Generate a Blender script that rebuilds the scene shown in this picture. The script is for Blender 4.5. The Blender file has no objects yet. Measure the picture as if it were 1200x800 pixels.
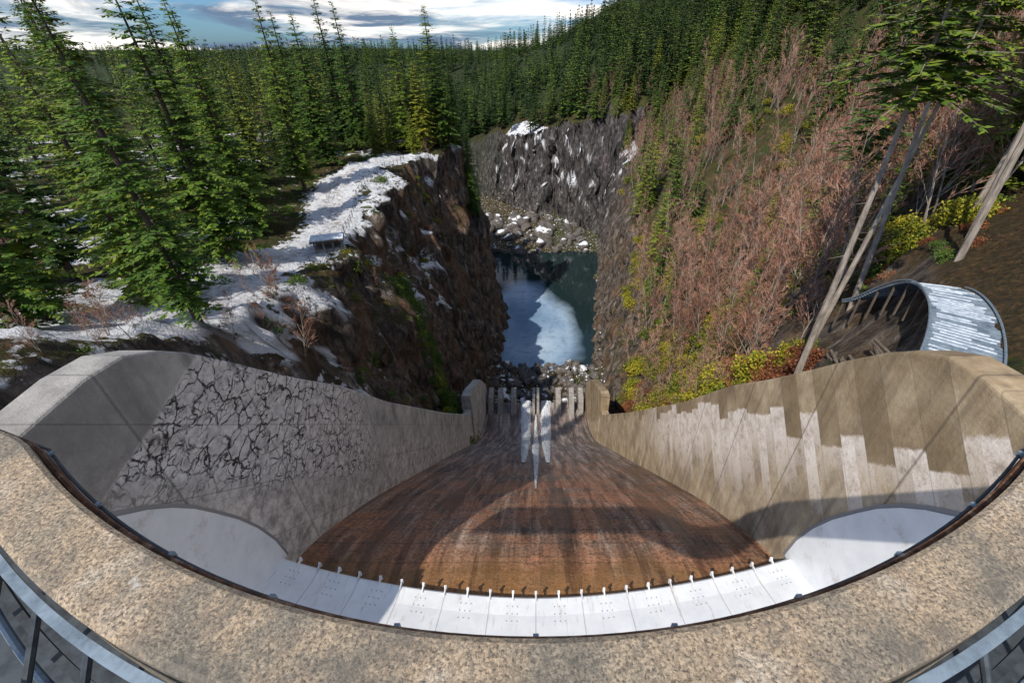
import bpy, bmesh, math, random
import numpy as np
from mathutils import Vector, Matrix
random.seed(7); rng=np.random.default_rng(11)
S=bpy.context.scene
ZC=100.0
def Z(D): return ZC-D

# ---------------------------------------------------------------- nodes
def mat(name):
    m=bpy.data.materials.new(name); m.use_nodes=True
    nt=m.node_tree; b=nt.nodes['Principled BSDF']
    return m,nt,b
def nd(nt,t,props=None,ins=None):
    n=nt.nodes.new(t)
    for k,v in (props or {}).items(): setattr(n,k,v)
    for k,v in (ins or {}).items():
        if isinstance(v,bpy.types.NodeSocket): nt.links.new(v,n.inputs[k])
        else: n.inputs[k].default_value=v
    return n
def c4(c): return (c[0],c[1],c[2],1.0)
def noise(nt,vec,scale,detail=5,rough=.55,dist=0):
    return nd(nt,'ShaderNodeTexNoise',None,{'Vector':vec,'Scale':scale,'Detail':min(detail,7),'Roughness':rough,'Distortion':dist}).outputs['Fac']
def ramp(nt,fac,stops,interp='LINEAR'):
    n=nd(nt,'ShaderNodeValToRGB',None,{'Fac':fac}); cr=n.color_ramp; cr.interpolation=interp
    while len(cr.elements)<len(stops): cr.elements.new(.5)
    for e,(p,c) in zip(cr.elements,stops):
        e.position=p; e.color=c4(c) if not isinstance(c,(int,float)) else (c,c,c,1)
    return n.outputs['Color']
def mix(nt,fac,a,b,mode='MIX'):
    a=c4(a) if isinstance(a,tuple) else a; b=c4(b) if isinstance(b,tuple) else b
    return nd(nt,'ShaderNodeMixRGB',{'blend_type':mode},{'Fac':fac,'Color1':a,'Color2':b}).outputs['Color']
def mth(nt,op,a,b=0.0,clamp=False):
    return nd(nt,'ShaderNodeMath',{'operation':op,'use_clamp':clamp},{0:a,1:b}).outputs[0]
def bump(nt,h,strength=.5,dist=.1,normal=None):
    i={'Height':h,'Strength':strength,'Distance':dist}
    if normal is not None: i['Normal']=normal
    return nd(nt,'ShaderNodeBump',None,i).outputs['Normal']
def objco(nt): return nd(nt,'ShaderNodeTexCoord').outputs['Object']
def mapping(nt,vec,scale=(1,1,1),loc=(0,0,0)):
    return nd(nt,'ShaderNodeMapping',None,{'Vector':vec,'Scale':scale,'Location':loc}).outputs[0]
def mrange(nt,v,a,b_,c=0.0,d=1.0):
    return nd(nt,'ShaderNodeMapRange',None,{'Value':v,'From Min':a,'From Max':b_,'To Min':c,'To Max':d}).outputs[0]
def link(nt,b,**k):
    for n,v in k.items():
        n=n.replace('_',' ')
        if isinstance(v,bpy.types.NodeSocket): nt.links.new(v,b.inputs[n])
        else: b.inputs[n].default_value=v if not isinstance(v,tuple) else c4(v)

# ---------------------------------------------------------------- mesh helpers
def mkobj(name,verts,faces,m=None,parent=None,smooth=False,loc=(0,0,0)):
    me=bpy.data.meshes.new(name); me.from_pydata([tuple(v) for v in verts],[],faces); me.update()
    o=bpy.data.objects.new(name,me); S.collection.objects.link(o); o.location=loc
    if m: me.materials.append(m)
    if parent: o.parent=parent
    if smooth: me.polygons.foreach_set('use_smooth',[True]*len(me.polygons))
    return o
def empty(name,loc=(0,0,0)):
    e=bpy.data.objects.new(name,None); S.collection.objects.link(e); e.location=loc; return e
def box(V,F,x0,x1,y0,y1,z0,z1,M=None):
    i=len(V); P=[(x0,y0,z0),(x1,y0,z0),(x1,y1,z0),(x0,y1,z0),(x0,y0,z1),(x1,y0,z1),(x1,y1,z1),(x0,y1,z1)]
    if M is not None: P=[tuple(M@Vector(p)) for p in P]
    V+=P
    F+=[(i,i+3,i+2,i+1),(i+4,i+5,i+6,i+7),(i,i+1,i+5,i+4),(i+1,i+2,i+6,i+5),(i+2,i+3,i+7,i+6),(i+3,i,i+4,i+7)]
def tube(V,F,p0,p1,r0,r1,n=6):
    p0=Vector(p0);p1=Vector(p1); d=(p1-p0)
    if d.length<1e-6: return
    q=d.to_track_quat('Z','Y'); i=len(V)
    for p,r in((p0,r0),(p1,r1)):
        for k in range(n):
            a=2*math.pi*k/n
            V.append(tuple(p+q@Vector((r*math.cos(a),r*math.sin(a),0))))
    for k in range(n):
        F.append((i+k,i+(k+1)%n,i+n+(k+1)%n,i+n+k))
def bevel(o,w=.04,seg=2):
    b=o.modifiers.new('bevel','BEVEL'); b.width=w; b.segments=seg; b.limit_method='ANGLE'; b.angle_limit=math.radians(40)

# ---------------------------------------------------------------- numpy noise
def h2(ix,iy,seed):
    n=(ix.astype(np.int64)*374761393+iy.astype(np.int64)*668265263+seed*1442695041)&0xffffffff
    n=((n^(n>>13))*1274126177)&0xffffffff
    n=(n^(n>>16))&0xffffffff
    return n/4294967295.0
def vn(x,y,seed=0):
    x=np.asarray(x,float);y=np.asarray(y,float)
    ix=np.floor(x);iy=np.floor(y);fx=x-ix;fy=y-iy
    fx=fx*fx*(3-2*fx);fy=fy*fy*(3-2*fy)
    a=h2(ix,iy,seed);b=h2(ix+1,iy,seed);c=h2(ix,iy+1,seed);d=h2(ix+1,iy+1,seed)
    return (a*(1-fx)+b*fx)*(1-fy)+(c*(1-fx)+d*fx)*fy
def fbm(x,y,seed=0,o=4):
    s=0;a=.5;t=0
    for k in range(o):
        s=s+a*vn(x*2**k,y*2**k,seed+k*17);t+=a;a*=.5
    return s/t
def sst(v): v=np.clip(v,0,1); return v*v*(3-2*v)

# ---------------------------------------------------------------- terrain height
def hD(x,y):
    x=np.asarray(x,float);y=np.asarray(y,float)
    I=np.interp
    Db=I(y,[-60,11,58,80,105,121,127,226,236,4000],[22,22,65,86,93.5,94.2,97.5,97.5,94.4,94.4])
    xb=I(y,[0,80,100,124,160,175,205,240,290],[-13.6,-13.6,-17,-14,-13,-16,-28,-70,-140])
    xr=I(y,[0,18,30,45,60,85,126,150,175,205,240,290],[-17,-21,-25,-27,-28,-33,-35,-27,-29,-47,-95,-175])
    xr=xr+(fbm(y/7,y*0+3,5)-.5)*7*np.clip((y-20)/20,0,1)
    Dp=I(y,[-60,8,18,30,45,60,130,400],[8,8,12,18,22,25,25,28])
    Dp=Dp-3*sst((-x-60)/60)+ (fbm(x/25,y/25,9)-.5)*3*sst((-x-22)/15)
    s=np.clip((xb-x)/(xb-xr),0,1)
    led=s+.10*np.clip((y-25)/25,0,1)*np.sin(s*9+fbm(x/9,y/9,3)*7)*np.sin(s*math.pi)
    L=Db+(Dp-Db)*np.clip(led,0,1)**.9
    xq=I(y,[0,80,100,124,160,227,260,300],[13.6,13.6,17,20,25,34,38,40])
    d=x-xq
    hc=I(y,[0,60,90,124,160,300],[0,0,20,38,48,50])
    m=I(y,[0,60,120],[1.3,1.3,.95])
    raw=Db-hc*sst(d/13+.12*(fbm(x/8,y/8,21)-.5))-m*np.clip(d-11*hc/50,0,None)
    k=I(y,[40,150],[.38,.8])
    raw=np.where(raw<15,15-(15-raw)*k,raw); raw=np.maximum(raw,-150)
    yf=300-.9*np.clip(x,-60,50)+ (fbm(x/12,x*0,31)-.5)*26
    top=I(x,[-60,0,60],[60,48,26])+(fbm(x/15,y/15,33)-.5)*10
    flo=I(x,[-300,-60,80],[24,20,-12])
    far=np.maximum(top-(y-yf)*.20, flo-14*fbm(x/300,y/300,41))
    s2=np.clip((y-yf)/16,0,1)
    C=Db+(far-Db)*s2
    D=np.minimum(np.minimum(L,raw),C)
    away=sst((np.abs(x)-15)/10+ (y-82)/15)
    D=D+(fbm(x/14,y/14,51)-.5)*3.2*away+(fbm(x/3.2,y/3.2,55,3)-.5)*.8*away
    D=D-np.clip((y-1400)/2500,0,1)*60*fbm(x/700,y/700,61,2)
    inner=(np.abs(x)<13.9)&(y<81)
    D=np.where(inner,np.maximum(D,I(y,[-60,11,58,81],[34,34,78,98])),D)
    return D

path=np.array([(-60,23),(-31,22),(-29,29),(-36,47),(-35,62),(-36,76),(-43,92),(-46,106),(-43,122),(-39,128)],float)
def pdist(x,y,P=path):
    best=np.full(np.shape(x),1e9)
    for (ax,ay),(bx,by) in zip(P[:-1],P[1:]):
        dx,dy=bx-ax,by-ay; t=np.clip(((x-ax)*dx+(y-ay)*dy)/(dx*dx+dy*dy),0,1)
        best=np.minimum(best,np.hypot(x-ax-t*dx,y-ay-t*dy))
    return best

def geo(a,b,n): return a*(b/a)**(np.arange(1,n+1)/n)
xs=np.concatenate([-geo(62,5000,60)[::-1],np.arange(-62,-36,.6),np.arange(-36,-11,.22),np.arange(-11,12,1),np.arange(12,34,.3),np.arange(34,62.01,.6),geo(62,5000,60)])
ys=np.concatenate([np.arange(-60,0,4),np.arange(0,135,.5),np.arange(135,345,1.0),345+geo(1.5,6500,80)-1.5])
X,Y=np.meshgrid(xs,ys); D=hD(X,Y)
gy,gx=np.gradient(D,ys,xs); st=np.clip((np.hypot(gx,gy)-1.0)/1.3,0,1)*(Y<345)*(Y>12)
dn=(fbm(Y/3.6+D/25,D/6,71,5)-.5)*6.5*st
cr=np.abs(vn(Y/1.9+X/5,D/9,77)-.5)*2.4*st+np.abs(vn(Y/.8,D/3.5,78)-.5)*1.0*st
lim=np.clip((np.abs(X)-14)/4+(Y>84)*9,0,1)
X2=X+(dn+cr)*np.where(X<0,1,-1)*(np.abs(X)<160)*lim*np.clip((Y-15)/25,0,1)
Y2=Y+((fbm(X/3.4,D/7,81,5)-.5)*11+np.abs(vn(X/1.8,D/6,82)-.5)*4)*st*(Y>235)
D2=D+((fbm(X/1.3,Y/1.3,91,3)-.5)*.9*(1-st)+(fbm(X/2.0,Y/2.0,93,4)-.5)*2.6*np.clip((48-Y)/10,0,1)*(X<-15)*(X>-32)*(1-np.clip(1.4-pdist(X,Y)/4,0,1)))*(Y<340)*lim
n0=(Y<82)
X2=np.where(n0&(np.abs(X)>=14.0)&(np.abs(X2)<14.2),np.sign(X)*14.2,X2)
nv=X.size
co=np.stack([X2.ravel(),Y2.ravel(),ZC-D2.ravel()],1)
ny,nx=X.shape; idx=np.arange(nv).reshape(ny,nx)
q=np.stack([idx[:-1,:-1],idx[:-1,1:],idx[1:,1:],idx[1:,:-1]],-1).reshape(-1,4)
def npmesh(name,co,q,m,loc=(0,0,0),smooth=False,parent=None,mats=None):
    me=bpy.data.meshes.new(name); me.vertices.add(len(co)); me.vertices.foreach_set('co',np.asarray(co,np.float32).ravel())
    k=q.shape[1]; me.loops.add(q.size); me.loops.foreach_set('vertex_index',q.ravel().astype(np.int32))
    me.polygons.add(len(q)); me.polygons.foreach_set('loop_start',(np.arange(len(q))*k).astype(np.int32))
    me.polygons.foreach_set('loop_total',np.full(len(q),k,np.int32))
    for mm in (mats or [m]): me.materials.append(mm)
    if smooth: me.polygons.foreach_set('use_smooth',np.ones(len(q),bool))
    me.update(calc_edges=True); me.validate()
    o=bpy.data.objects.new(name,me); S.collection.objects.link(o); o.location=loc
    if parent: o.parent=parent
    return o

m_ter,nt,b=mat('terrain_rock_soil_snow')
oc=objco(nt); geoN=nd(nt,'ShaderNodeNewGeometry').outputs['Normal']
nz=nd(nt,'ShaderNodeSeparateXYZ',None,{0:geoN}).outputs[2]
att=nd(nt,'ShaderNodeAttribute',{'attribute_name':'masks'})
sp=nd(nt,'ShaderNodeSeparateColor',None,{0:att.outputs['Color']})
sn,wet,grn=sp.outputs[0],sp.outputs[1],sp.outputs[2]
oy=nd(nt,'ShaderNodeSeparateXYZ',None,{0:oc}).outputs[1]
streak=noise(nt,mapping(nt,oc,(1.0,1.0,.4)),.6,7,.72,.6)
rock=ramp(nt,streak,[(.32,(.012,.011,.011)),(.45,(.065,.055,.048)),(.56,(.17,.138,.115)),(.70,(.38,.32,.27))])
rust=noise(nt,oc,.11,4)
rock=mix(nt,mth(nt,'MULTIPLY',ramp(nt,rust,[(.48,0),(.66,.6)]),mrange(nt,oy,150,220,1.0,.1)),rock,mix(nt,streak,(.03,.016,.01),(.38,.21,.10)))
rock=mix(nt,mrange(nt,oy,200,260,0.0,.75),rock,ramp(nt,streak,[(.35,(.012,.012,.014)),(.52,(.065,.062,.066)),(.68,(.21,.195,.19))]))
fine=noise(nt,oc,2.3,6,.68)
soil=ramp(nt,fine,[(.3,(.018,.012,.008)),(.5,(.065,.042,.02)),(.68,(.16,.088,.04))])
moss=ramp(nt,noise(nt,oc,1.1,5,.6),[(.35,(.014,.028,.006)),(.6,(.06,.095,.012)),(.8,(.15,.16,.022))])
soil=mix(nt,mth(nt,'MULTIPLY',grn,ramp(nt,noise(nt,oc,.5,4),[(.4,.2),(.6,1)])),soil,moss)
flat=mrange(nt,mth(nt,'ADD',nz,mth(nt,'MULTIPLY',mth(nt,'SUBTRACT',fine,.5),.5)),.5,.75)
col=mix(nt,flat,rock,soil)
col=mix(nt,mth(nt,'MULTIPLY',mrange(nt,oy,330,380),.85),col,mix(nt,noise(nt,oc,.06,4),(.008,.016,.006),(.03,.05,.015)))
sm=mth(nt,'ADD',sn,mth(nt,'MULTIPLY',mth(nt,'SUBTRACT',noise(nt,oc,.9,7,.68),.5),1.7))
sm=mth(nt,'MULTIPLY',ramp(nt,sm,[(.47,0),(.56,1)]),mrange(nt,nz,.4,.62))
snowc=mix(nt,noise(nt,oc,3,4),(.72,.77,.85),(.88,.88,.9))
snowc=mix(nt,mth(nt,'MULTIPLY',wet,ramp(nt,noise(nt,oc,1.3,6,.65),[(.44,0),(.62,.85)])),snowc,(.27,.23,.21))
col=mix(nt,sm,col,snowc)
nb=bump(nt,mth(nt,'ADD',mth(nt,'MULTIPLY',streak,2.5),fine),1.0,.6)
link(nt,b,Base_Color=col,Roughness=.88,Normal=nb)
b.inputs['Specular IOR Level'].default_value=.25

ter=npmesh('terrain',co,q,m_ter)
pd=pdist(X,Y)
sn=np.clip(1.25-pd/7.0,0,1)*(X<-22)*1.0
sn=np.maximum(sn,.60*sst((fbm(X/9,Y/9,101)-.46)*9)*(X<-24)*(Y<170)*(Y>8))
sn=np.maximum(sn,.74*(X<-19)*(X>-80)*(Y>9)*(Y<40)*sst((fbm(X/5,Y/5,103)-.33)*6))
sn=sn*np.where((X>-22.5)&(Y<48)&(X<0),.6,1)
sn=np.maximum(sn,.95*np.clip(1.5-np.hypot((X-24)/2.6,(Y-25)/6.5),0,1))
sn=np.maximum(sn,.34*(D>80)*(Y>95)*(Y<360))
sn=np.maximum(sn,.62*(D>40)*(D<=80)*(Y>230)*(Y<345))
sn=np.maximum(sn,.26*(X<0)*(X>-60)*(Y>20)*(Y<120))
wetm=np.clip(1.3-pd/2.6,0,1)
band=np.exp(-((Y-66-(X+22)*-.9)/7)**2)*(X<-12)
gr=np.clip(.35+.5*(X>10)+.9*band+.25*(D<30),0,1)
gr=np.where((X>27)&(Y<60),.15,gr)
ca=ter.data.color_attributes.new('masks','FLOAT_COLOR','POINT')
ca.data.foreach_set('color',np.stack([sn,wetm,gr,np.ones_like(sn)],-1).astype(np.float32).ravel())

# ---------------------------------------------------------------- water
m_w,nt,b=mat('river_water_ice'); oc=objco(nt)
sx=nd(nt,'ShaderNodeSeparateXYZ',None,{0:oc})
ex=mth(nt,'DIVIDE',mth(nt,'ADD',sx.outputs[0],4.0),24.0); ey=mth(nt,'DIVIDE',mth(nt,'SUBTRACT',sx.outputs[1],142.0),56.0)
rr=mth(nt,'ADD',mth(nt,'POWER',mth(nt,'ABSOLUTE',ex),2.0),mth(nt,'POWER',mth(nt,'ABSOLUTE',ey),2.0))
rr=mth(nt,'ADD',rr,mth(nt,'MULTIPLY',mth(nt,'SUBTRACT',noise(nt,oc,.045,5,.5,.4),.5),1.0))
ice=ramp(nt,rr,[(.55,1),(.95,0)])
icec=ramp(nt,noise(nt,oc,.035,4,.45,.3),[(.36,(.13,.21,.32)),(.5,(.22,.32,.44)),(.64,(.34,.44,.55))])
icec=mix(nt,ramp(nt,noise(nt,oc,.4,6,.68),[(.50,0),(.66,.55)]),icec,(.10,.16,.24))
link(nt,b,Base_Color=mix(nt,ice,(.012,.024,.026),icec),Roughness=mix(nt,ice,(.02,.02,.02),(.08,.08,.08)),Normal=bump(nt,noise(nt,oc,.8,3),.04,.1))
b.inputs['IOR'].default_value=1.4
mkobj('river_water',[(-200,100,Z(95)),(70,100,Z(95)),(70,330,Z(95)),(-200,330,Z(95))],[(0,1,2,3)],m_w)

# ---------------------------------------------------------------- concrete dam
def yz(nt):
    oc=objco(nt); s=nd(nt,'ShaderNodeSeparateXYZ',None,{0:oc}); return oc,s.outputs[0],s.outputs[1],mth(nt,'SUBTRACT',ZC,s.outputs[2])
def joints(nt,v,step,w):
    f=mth(nt,'ABSOLUTE',mth(nt,'SUBTRACT',mth(nt,'FRACT',mth(nt,'DIVIDE',v,step)),.5))
    return mrange(nt,f,.5-w/step,.5-w*.4/step)
# left wall
m_wl,nt,b=mat('cracked_wall_concrete'); oc,ox,oy,oD=yz(nt)
base=ramp(nt,noise(nt,oc,.45,7,.68),[(.3,(.22,.215,.21)),(.5,(.42,.41,.395)),(.70,(.62,.60,.575))])
base=mix(nt,ramp(nt,noise(nt,mapping(nt,oc,(1,1.3,.15)),1.2,6),[(.5,0),(.72,.6)]),base,(.13,.12,.115))
warp=nd(nt,'ShaderNodeTexNoise',None,{'Vector':oc,'Scale':1.1,'Detail':5.0,'Roughness':.6}).outputs['Color']
dv=mix(nt,.85,oc,warp,'ADD')
def cracks(sc,w0,w1,zs=1.35):
    v=nd(nt,'ShaderNodeTexVoronoi',{'feature':'DISTANCE_TO_EDGE'},{'Vector':mapping(nt,dv,(1,1.0,zs)),'Scale':sc}).outputs['Distance']
    v=mth(nt,'DIVIDE',v,mth(nt,'ADD',.25,mth(nt,'MULTIPLY',noise(nt,oc,2.6,5,.75),1.5)))
    return ramp(nt,v,[(w0,1),(w1,0)])
crack=mth(nt,'MAXIMUM',cracks(1.15,.02,.058),mth(nt,'MULTIPLY',cracks(2.2,.015,.055),ramp(nt,noise(nt,oc,.6,4,.7),[(.44,0),(.54,1)])))
crack=mth(nt,'MULTIPLY',crack,ramp(nt,noise(nt,oc,.9,6,.75),[(.40,0),(.52,1)]))
wob=mth(nt,'MULTIPLY',mth(nt,'SUBTRACT',noise(nt,oc,.6,6,.7),.5),5.0)
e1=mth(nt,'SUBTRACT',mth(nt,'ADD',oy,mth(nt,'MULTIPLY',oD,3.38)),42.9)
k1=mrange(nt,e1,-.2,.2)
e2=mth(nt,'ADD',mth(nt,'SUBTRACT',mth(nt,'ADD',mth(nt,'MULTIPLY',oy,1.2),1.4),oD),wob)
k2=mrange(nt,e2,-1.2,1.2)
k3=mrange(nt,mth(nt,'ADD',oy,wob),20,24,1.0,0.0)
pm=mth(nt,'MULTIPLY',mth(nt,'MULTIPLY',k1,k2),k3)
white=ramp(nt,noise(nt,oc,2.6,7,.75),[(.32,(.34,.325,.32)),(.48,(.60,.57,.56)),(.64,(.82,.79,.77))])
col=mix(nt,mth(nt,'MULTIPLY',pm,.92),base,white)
low=mrange(nt,mth(nt,'ADD',mth(nt,'SUBTRACT',oD,mth(nt,'MULTIPLY',oy,1.0)),wob),0.5,3.0)
col=mix(nt,mth(nt,'MULTIPLY',mth(nt,'MULTIPLY',low,.8),mth(nt,'SUBTRACT',1.0,pm)),col,mix(nt,ramp(nt,noise(nt,oc,1.5,7,.78),[(.38,0),(.6,1)]),(.25,.22,.205),(.76,.70,.66)))
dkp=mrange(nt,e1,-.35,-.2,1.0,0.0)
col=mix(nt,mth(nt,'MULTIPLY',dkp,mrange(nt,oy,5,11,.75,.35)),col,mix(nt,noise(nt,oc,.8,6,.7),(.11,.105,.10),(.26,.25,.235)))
col=mix(nt,mth(nt,'MULTIPLY',crack,pm),col,(.03,.025,.024))
col=mix(nt,mth(nt,'MULTIPLY',mth(nt,'MAXIMUM',joints(nt,oy,4.6,.06),joints(nt,mth(nt,'SUBTRACT',oD,oy),3.6,.04)),.45),col,(.07,.06,.055))
h=mth(nt,'SUBTRACT',noise(nt,oc,6,5,.7),mth(nt,'MULTIPLY',mth(nt,'MULTIPLY',crack,pm),1.5))
link(nt,b,Base_Color=col,Roughness=.85,Normal=bump(nt,h,.7,.08))
# right wall
m_wr,nt,b=mat('stained_wall_concrete'); oc,ox,oy,oD=yz(nt)
base=ramp(nt,noise(nt,oc,.5,7,.7),[(.3,(.18,.125,.07)),(.48,(.35,.265,.165)),(.68,(.54,.44,.30))])
base=mix(nt,ramp(nt,noise(nt,mapping(nt,oc,(1,1.6,.12)),1.2,6),[(.46,0),(.7,.7)]),base,(.12,.085,.055))
al=mth(nt,'MULTIPLY',mth(nt,'ADD',oy,oD),.707)
hb=mth(nt,'ADD',mth(nt,'SUBTRACT',oD,oy),3.2)
fl=mth(nt,'FLOOR',mth(nt,'DIVIDE',al,1.25))
wn=nd(nt,'ShaderNodeTexWhiteNoise',{'noise_dimensions':'1D'},{'W':mth(nt,'ADD',fl,3.0)}).outputs['Value']
alq=mth(nt,'MULTIPLY',fl,1.25)
thr=mth(nt,'ADD',mth(nt,'MULTIPLY',wn,2.2),mrange(nt,alq,13,30,3.4,.5))
k1=mrange(nt,mth(nt,'SUBTRACT',hb,mth(nt,'ADD',thr,mth(nt,'MULTIPLY',mth(nt,'SUBTRACT',noise(nt,oc,2.5,4,.7),.5),.5))),-.08,.08)
nn=noise(nt,oc,1.3,7,.8)
fl2=mth(nt,'FLOOR',mth(nt,'DIVIDE',al,.8))
wn2=nd(nt,'ShaderNodeTexWhiteNoise',{'noise_dimensions':'1D'},{'W':mth(nt,'ADD',fl2,41.0)}).outputs['Value']
lw=mrange(nt,mth(nt,'ADD',mth(nt,'SUBTRACT',hb,mth(nt,'MULTIPLY',wn2,3.5)),mth(nt,'MULTIPLY',mth(nt,'SUBTRACT',nn,.5),14.0)),3.2,6.5,1.0,.08)
k3=mrange(nt,oy,27,36,1.0,.1)
pw=mth(nt,'MULTIPLY',mth(nt,'MULTIPLY',k1,lw),k3)
col=mix(nt,mth(nt,'MULTIPLY',pw,.92),base,ramp(nt,nn,[(.34,(.36,.29,.23)),(.46,(.64,.56,.49)),(.60,(.84,.77,.71))]))
col=mix(nt,mth(nt,'MULTIPLY',mth(nt,'SUBTRACT',1.0,k1),mth(nt,'MULTIPLY',wn,.6)),col,(.15,.105,.055))
col=mix(nt,mth(nt,'MULTIPLY',joints(nt,oy,4.6,.06),.5),col,(.06,.05,.04))
col=mix(nt,mth(nt,'MULTIPLY',joints(nt,al,1.25,.025),.35),col,(.1,.08,.06))
link(nt,b,Base_Color=col,Roughness=.85,Normal=bump(nt,noise(nt,oc,6,5,.7),.5,.06))

WT=[(2,7.6),(5,7.6),(7,7.5),(9,7.3),(10.2,7.4),(11.2,7.9),(12.2,8.7),(13.5,10),(15,11.6),(17.3,14),(20.7,17.3),(26.5,23.9),(41.6,39.4),(57,54.5),(59,55.2)]
FLR=[(4,20.7),(9,20.7),(11,21.0),(13,21.9),(20,27.6),(58,63),(64,67.6),(69,70.3),(74,71.8),(80,72.4)]
fy=[p[0] for p in FLR]; fd=[p[1] for p in FLR]
def floorD(y): return float(np.mean([np.interp(min(80,max(4,y+k)),fy,fd) for k in np.linspace(-1.5,1.5,7)]))
for side,mm,nm in((-1,m_wl,'spillway_wall'),(1,m_wr,'spillway_wall')):
    V=[];F=[]
    x0=12.2*side; x1=13.5*side
    n=len(WT)
    for (y,d) in WT:
        fb=floorD(max(y,4))+1.5
        V+=[(x0,y,Z(fb)),(x0,y,Z(d)),(x1,y,Z(d)),(x1,y,Z(fb+8))]
    for i in range(n-1):
        a=4*i;c=4*i+4
        for k in range(4):
            f=(a+k,c+k,c+(k+1)%4,a+(k+1)%4)
            F.append(f if side>0 else f[::-1])
    F.append((0,1,2,3)); F.append((4*n-1,4*n-2,4*n-3,4*n-4))
    w=mkobj(nm,V,F,mm); bevel(w,.12,3)
    V=[];F=[]
    E=[(59.01,51.8),(61,52.2),(72,58.5),(79,65.5),(80.5,69)]
    for (y,d) in E:
        fb=floorD(y)+2
        V+=[(x0-.15*side,y,Z(fb+20)),(x0-.15*side,y,Z(d)),(x1+.1*side,y,Z(d)),(x1+.1*side,y,Z(fb+20))]
    for i in range(len(E)-1):
        a=4*i;c=4*i+4
        for k in range(4):
            f=(a+k,c+k,c+(k+1)%4,a+(k+1)%4); F.append(f if side>0 else f[::-1])
    F.append((0,1,2,3)); k=4*len(E); F.append((k-1,k-2,k-3,k-4))
    o=mkobj('end_block',V,F,mm,parent=w); bevel(o,.1,2)

m_ch,nt,b=mat('weathered_chute_concrete'); oc,ox,oy,oD=yz(nt)
n1=noise(nt,mapping(nt,oc,(1,.07,.07)),1.7,7,.74,.3)
n2=noise(nt,oc,.28,7,.7,.4); n3=noise(nt,oc,5,6,.8)
col=ramp(nt,n1,[(.34,(.045,.026,.019)),(.45,(.19,.12,.085)),(.55,(.37,.245,.175)),(.68,(.60,.46,.36))])
col=mix(nt,ramp(nt,n2,[(.42,0),(.56,.85)]),col,mix(nt,n1,(.15,.045,.015),(.72,.34,.18)))
col=mix(nt,ramp(nt,n3,[(.38,.8),(.54,0)]),col,(.03,.02,.016))
col=mix(nt,ramp(nt,noise(nt,oc,9,4,.8),[(.60,0),(.72,.5)]),col,(.58,.48,.41))
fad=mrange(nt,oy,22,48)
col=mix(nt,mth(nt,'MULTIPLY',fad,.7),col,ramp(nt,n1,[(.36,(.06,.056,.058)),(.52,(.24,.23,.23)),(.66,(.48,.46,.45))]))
col=mix(nt,mth(nt,'MULTIPLY',joints(nt,mth(nt,'ADD',oy,mth(nt,'MULTIPLY',n2,.6)),1.5,.06),.5),col,(.03,.025,.02))
col=mix(nt,mth(nt,'MULTIPLY',joints(nt,mth(nt,'ADD',ox,mth(nt,'MULTIPLY',n2,.5)),2.44,.07),.3),col,(.04,.03,.025))
wetl=mrange(nt,mth(nt,'ADD',oy,mth(nt,'MULTIPLY',mth(nt,'SUBTRACT',n2,.5),7.0)),11.0,12.6,1.0,0.0)
wets=mth(nt,'MULTIPLY',ramp(nt,noise(nt,mapping(nt,oc,(1,.10,.10)),.9,5,.65),[(.50,0),(.57,1)]),.9)
col=mix(nt,mth(nt,'MULTIPLY',wetl,.75),col,mix(nt,n2,(.06,.03,.016),(.42,.21,.06)))
col=mix(nt,mth(nt,'MULTIPLY',wets,.7),col,mix(nt,1.0,col,(.30,.27,.27),'MULTIPLY'))
wt=mth(nt,'MAXIMUM',wetl,wets)
link(nt,b,Base_Color=col,Roughness=mix(nt,wt,(.8,.8,.8),(.26,.26,.26)),Normal=bump(nt,mth(nt,'ADD',n3,n1),.8,.12))
V=[];F=[]
ysamp=sorted(set(fy+[float(v) for v in np.arange(4,80,1.0)]))
for y in ysamp:
    d=floorD(y)
    V+=[(-12.2,y,Z(d)),(12.2,y,Z(d)),(12.2,y,Z(d+22)),(-12.2,y,Z(d+22))]
for i in range(len(ysamp)-1):
    a=4*i;c=a+4
    for k in range(4): F.append((a+k,a+(k+1)%4,c+(k+1)%4,c+k))
F.append((0,3,2,1)); k=4*len(ysamp); F.append((k-4,k-3,k-2,k-1))
chute=mkobj('spillway_chute',V,F,m_ch)
m_co,nt,b=mat('grey_concrete'); oc=objco(nt)
nn=noise(nt,oc,1.5,7,.7)
link(nt,b,Base_Color=ramp(nt,nn,[(.3,(.14,.13,.12)),(.55,(.28,.265,.25)),(.75,(.42,.40,.37))]),Roughness=.88,Normal=bump(nt,noise(nt,oc,8,5,.7),.5,.05))
m_dk,nt,b=mat('dark_opening'); link(nt,b,Base_Color=(.03,.028,.026),Roughness=.9)
V=[];F=[]
for x in(-10.8,-8.6,-5.4,-.5,.5,5.4,8.6,10.8):
    w=.6 if abs(x)>2 else .32
    i=len(V)
    V+=[(x-w,75,Z(71.9)),(x+w,75,Z(71.9)),(x+w,80.2,Z(73)),(x-w,80.2,Z(73)),(x-w,77,Z(68.2)),(x+w,77,Z(68.2)),(x+w,80.2,Z(67.6)),(x-w,80.2,Z(67.6))]
    F+=[(i,i+3,i+2,i+1),(i+4,i+5,i+6,i+7),(i,i+1,i+5,i+4),(i+1,i+2,i+6,i+5),(i+2,i+3,i+7,i+6),(i+3,i,i+4,i+7)]
bevel(mkobj('flip_bucket_teeth',V,F,m_co,parent=chute),.08)
V=[];F=[]
for x,y in((-1.55,34.4),(1.55,34.4)):
    s=.3; box(V,F,x-s,x+s,y,y+1.0,Z(floorD(y+1)+.2),Z(floorD(y+1)-.12))
mkobj('outlet_opening',V,F,m_dk,parent=chute)
m_st,nt,b=mat('white_water'); oc=objco(nt)
nn=noise(nt,mapping(nt,oc,(2.6,.16,.16)),2.4,7,.78)
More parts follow.
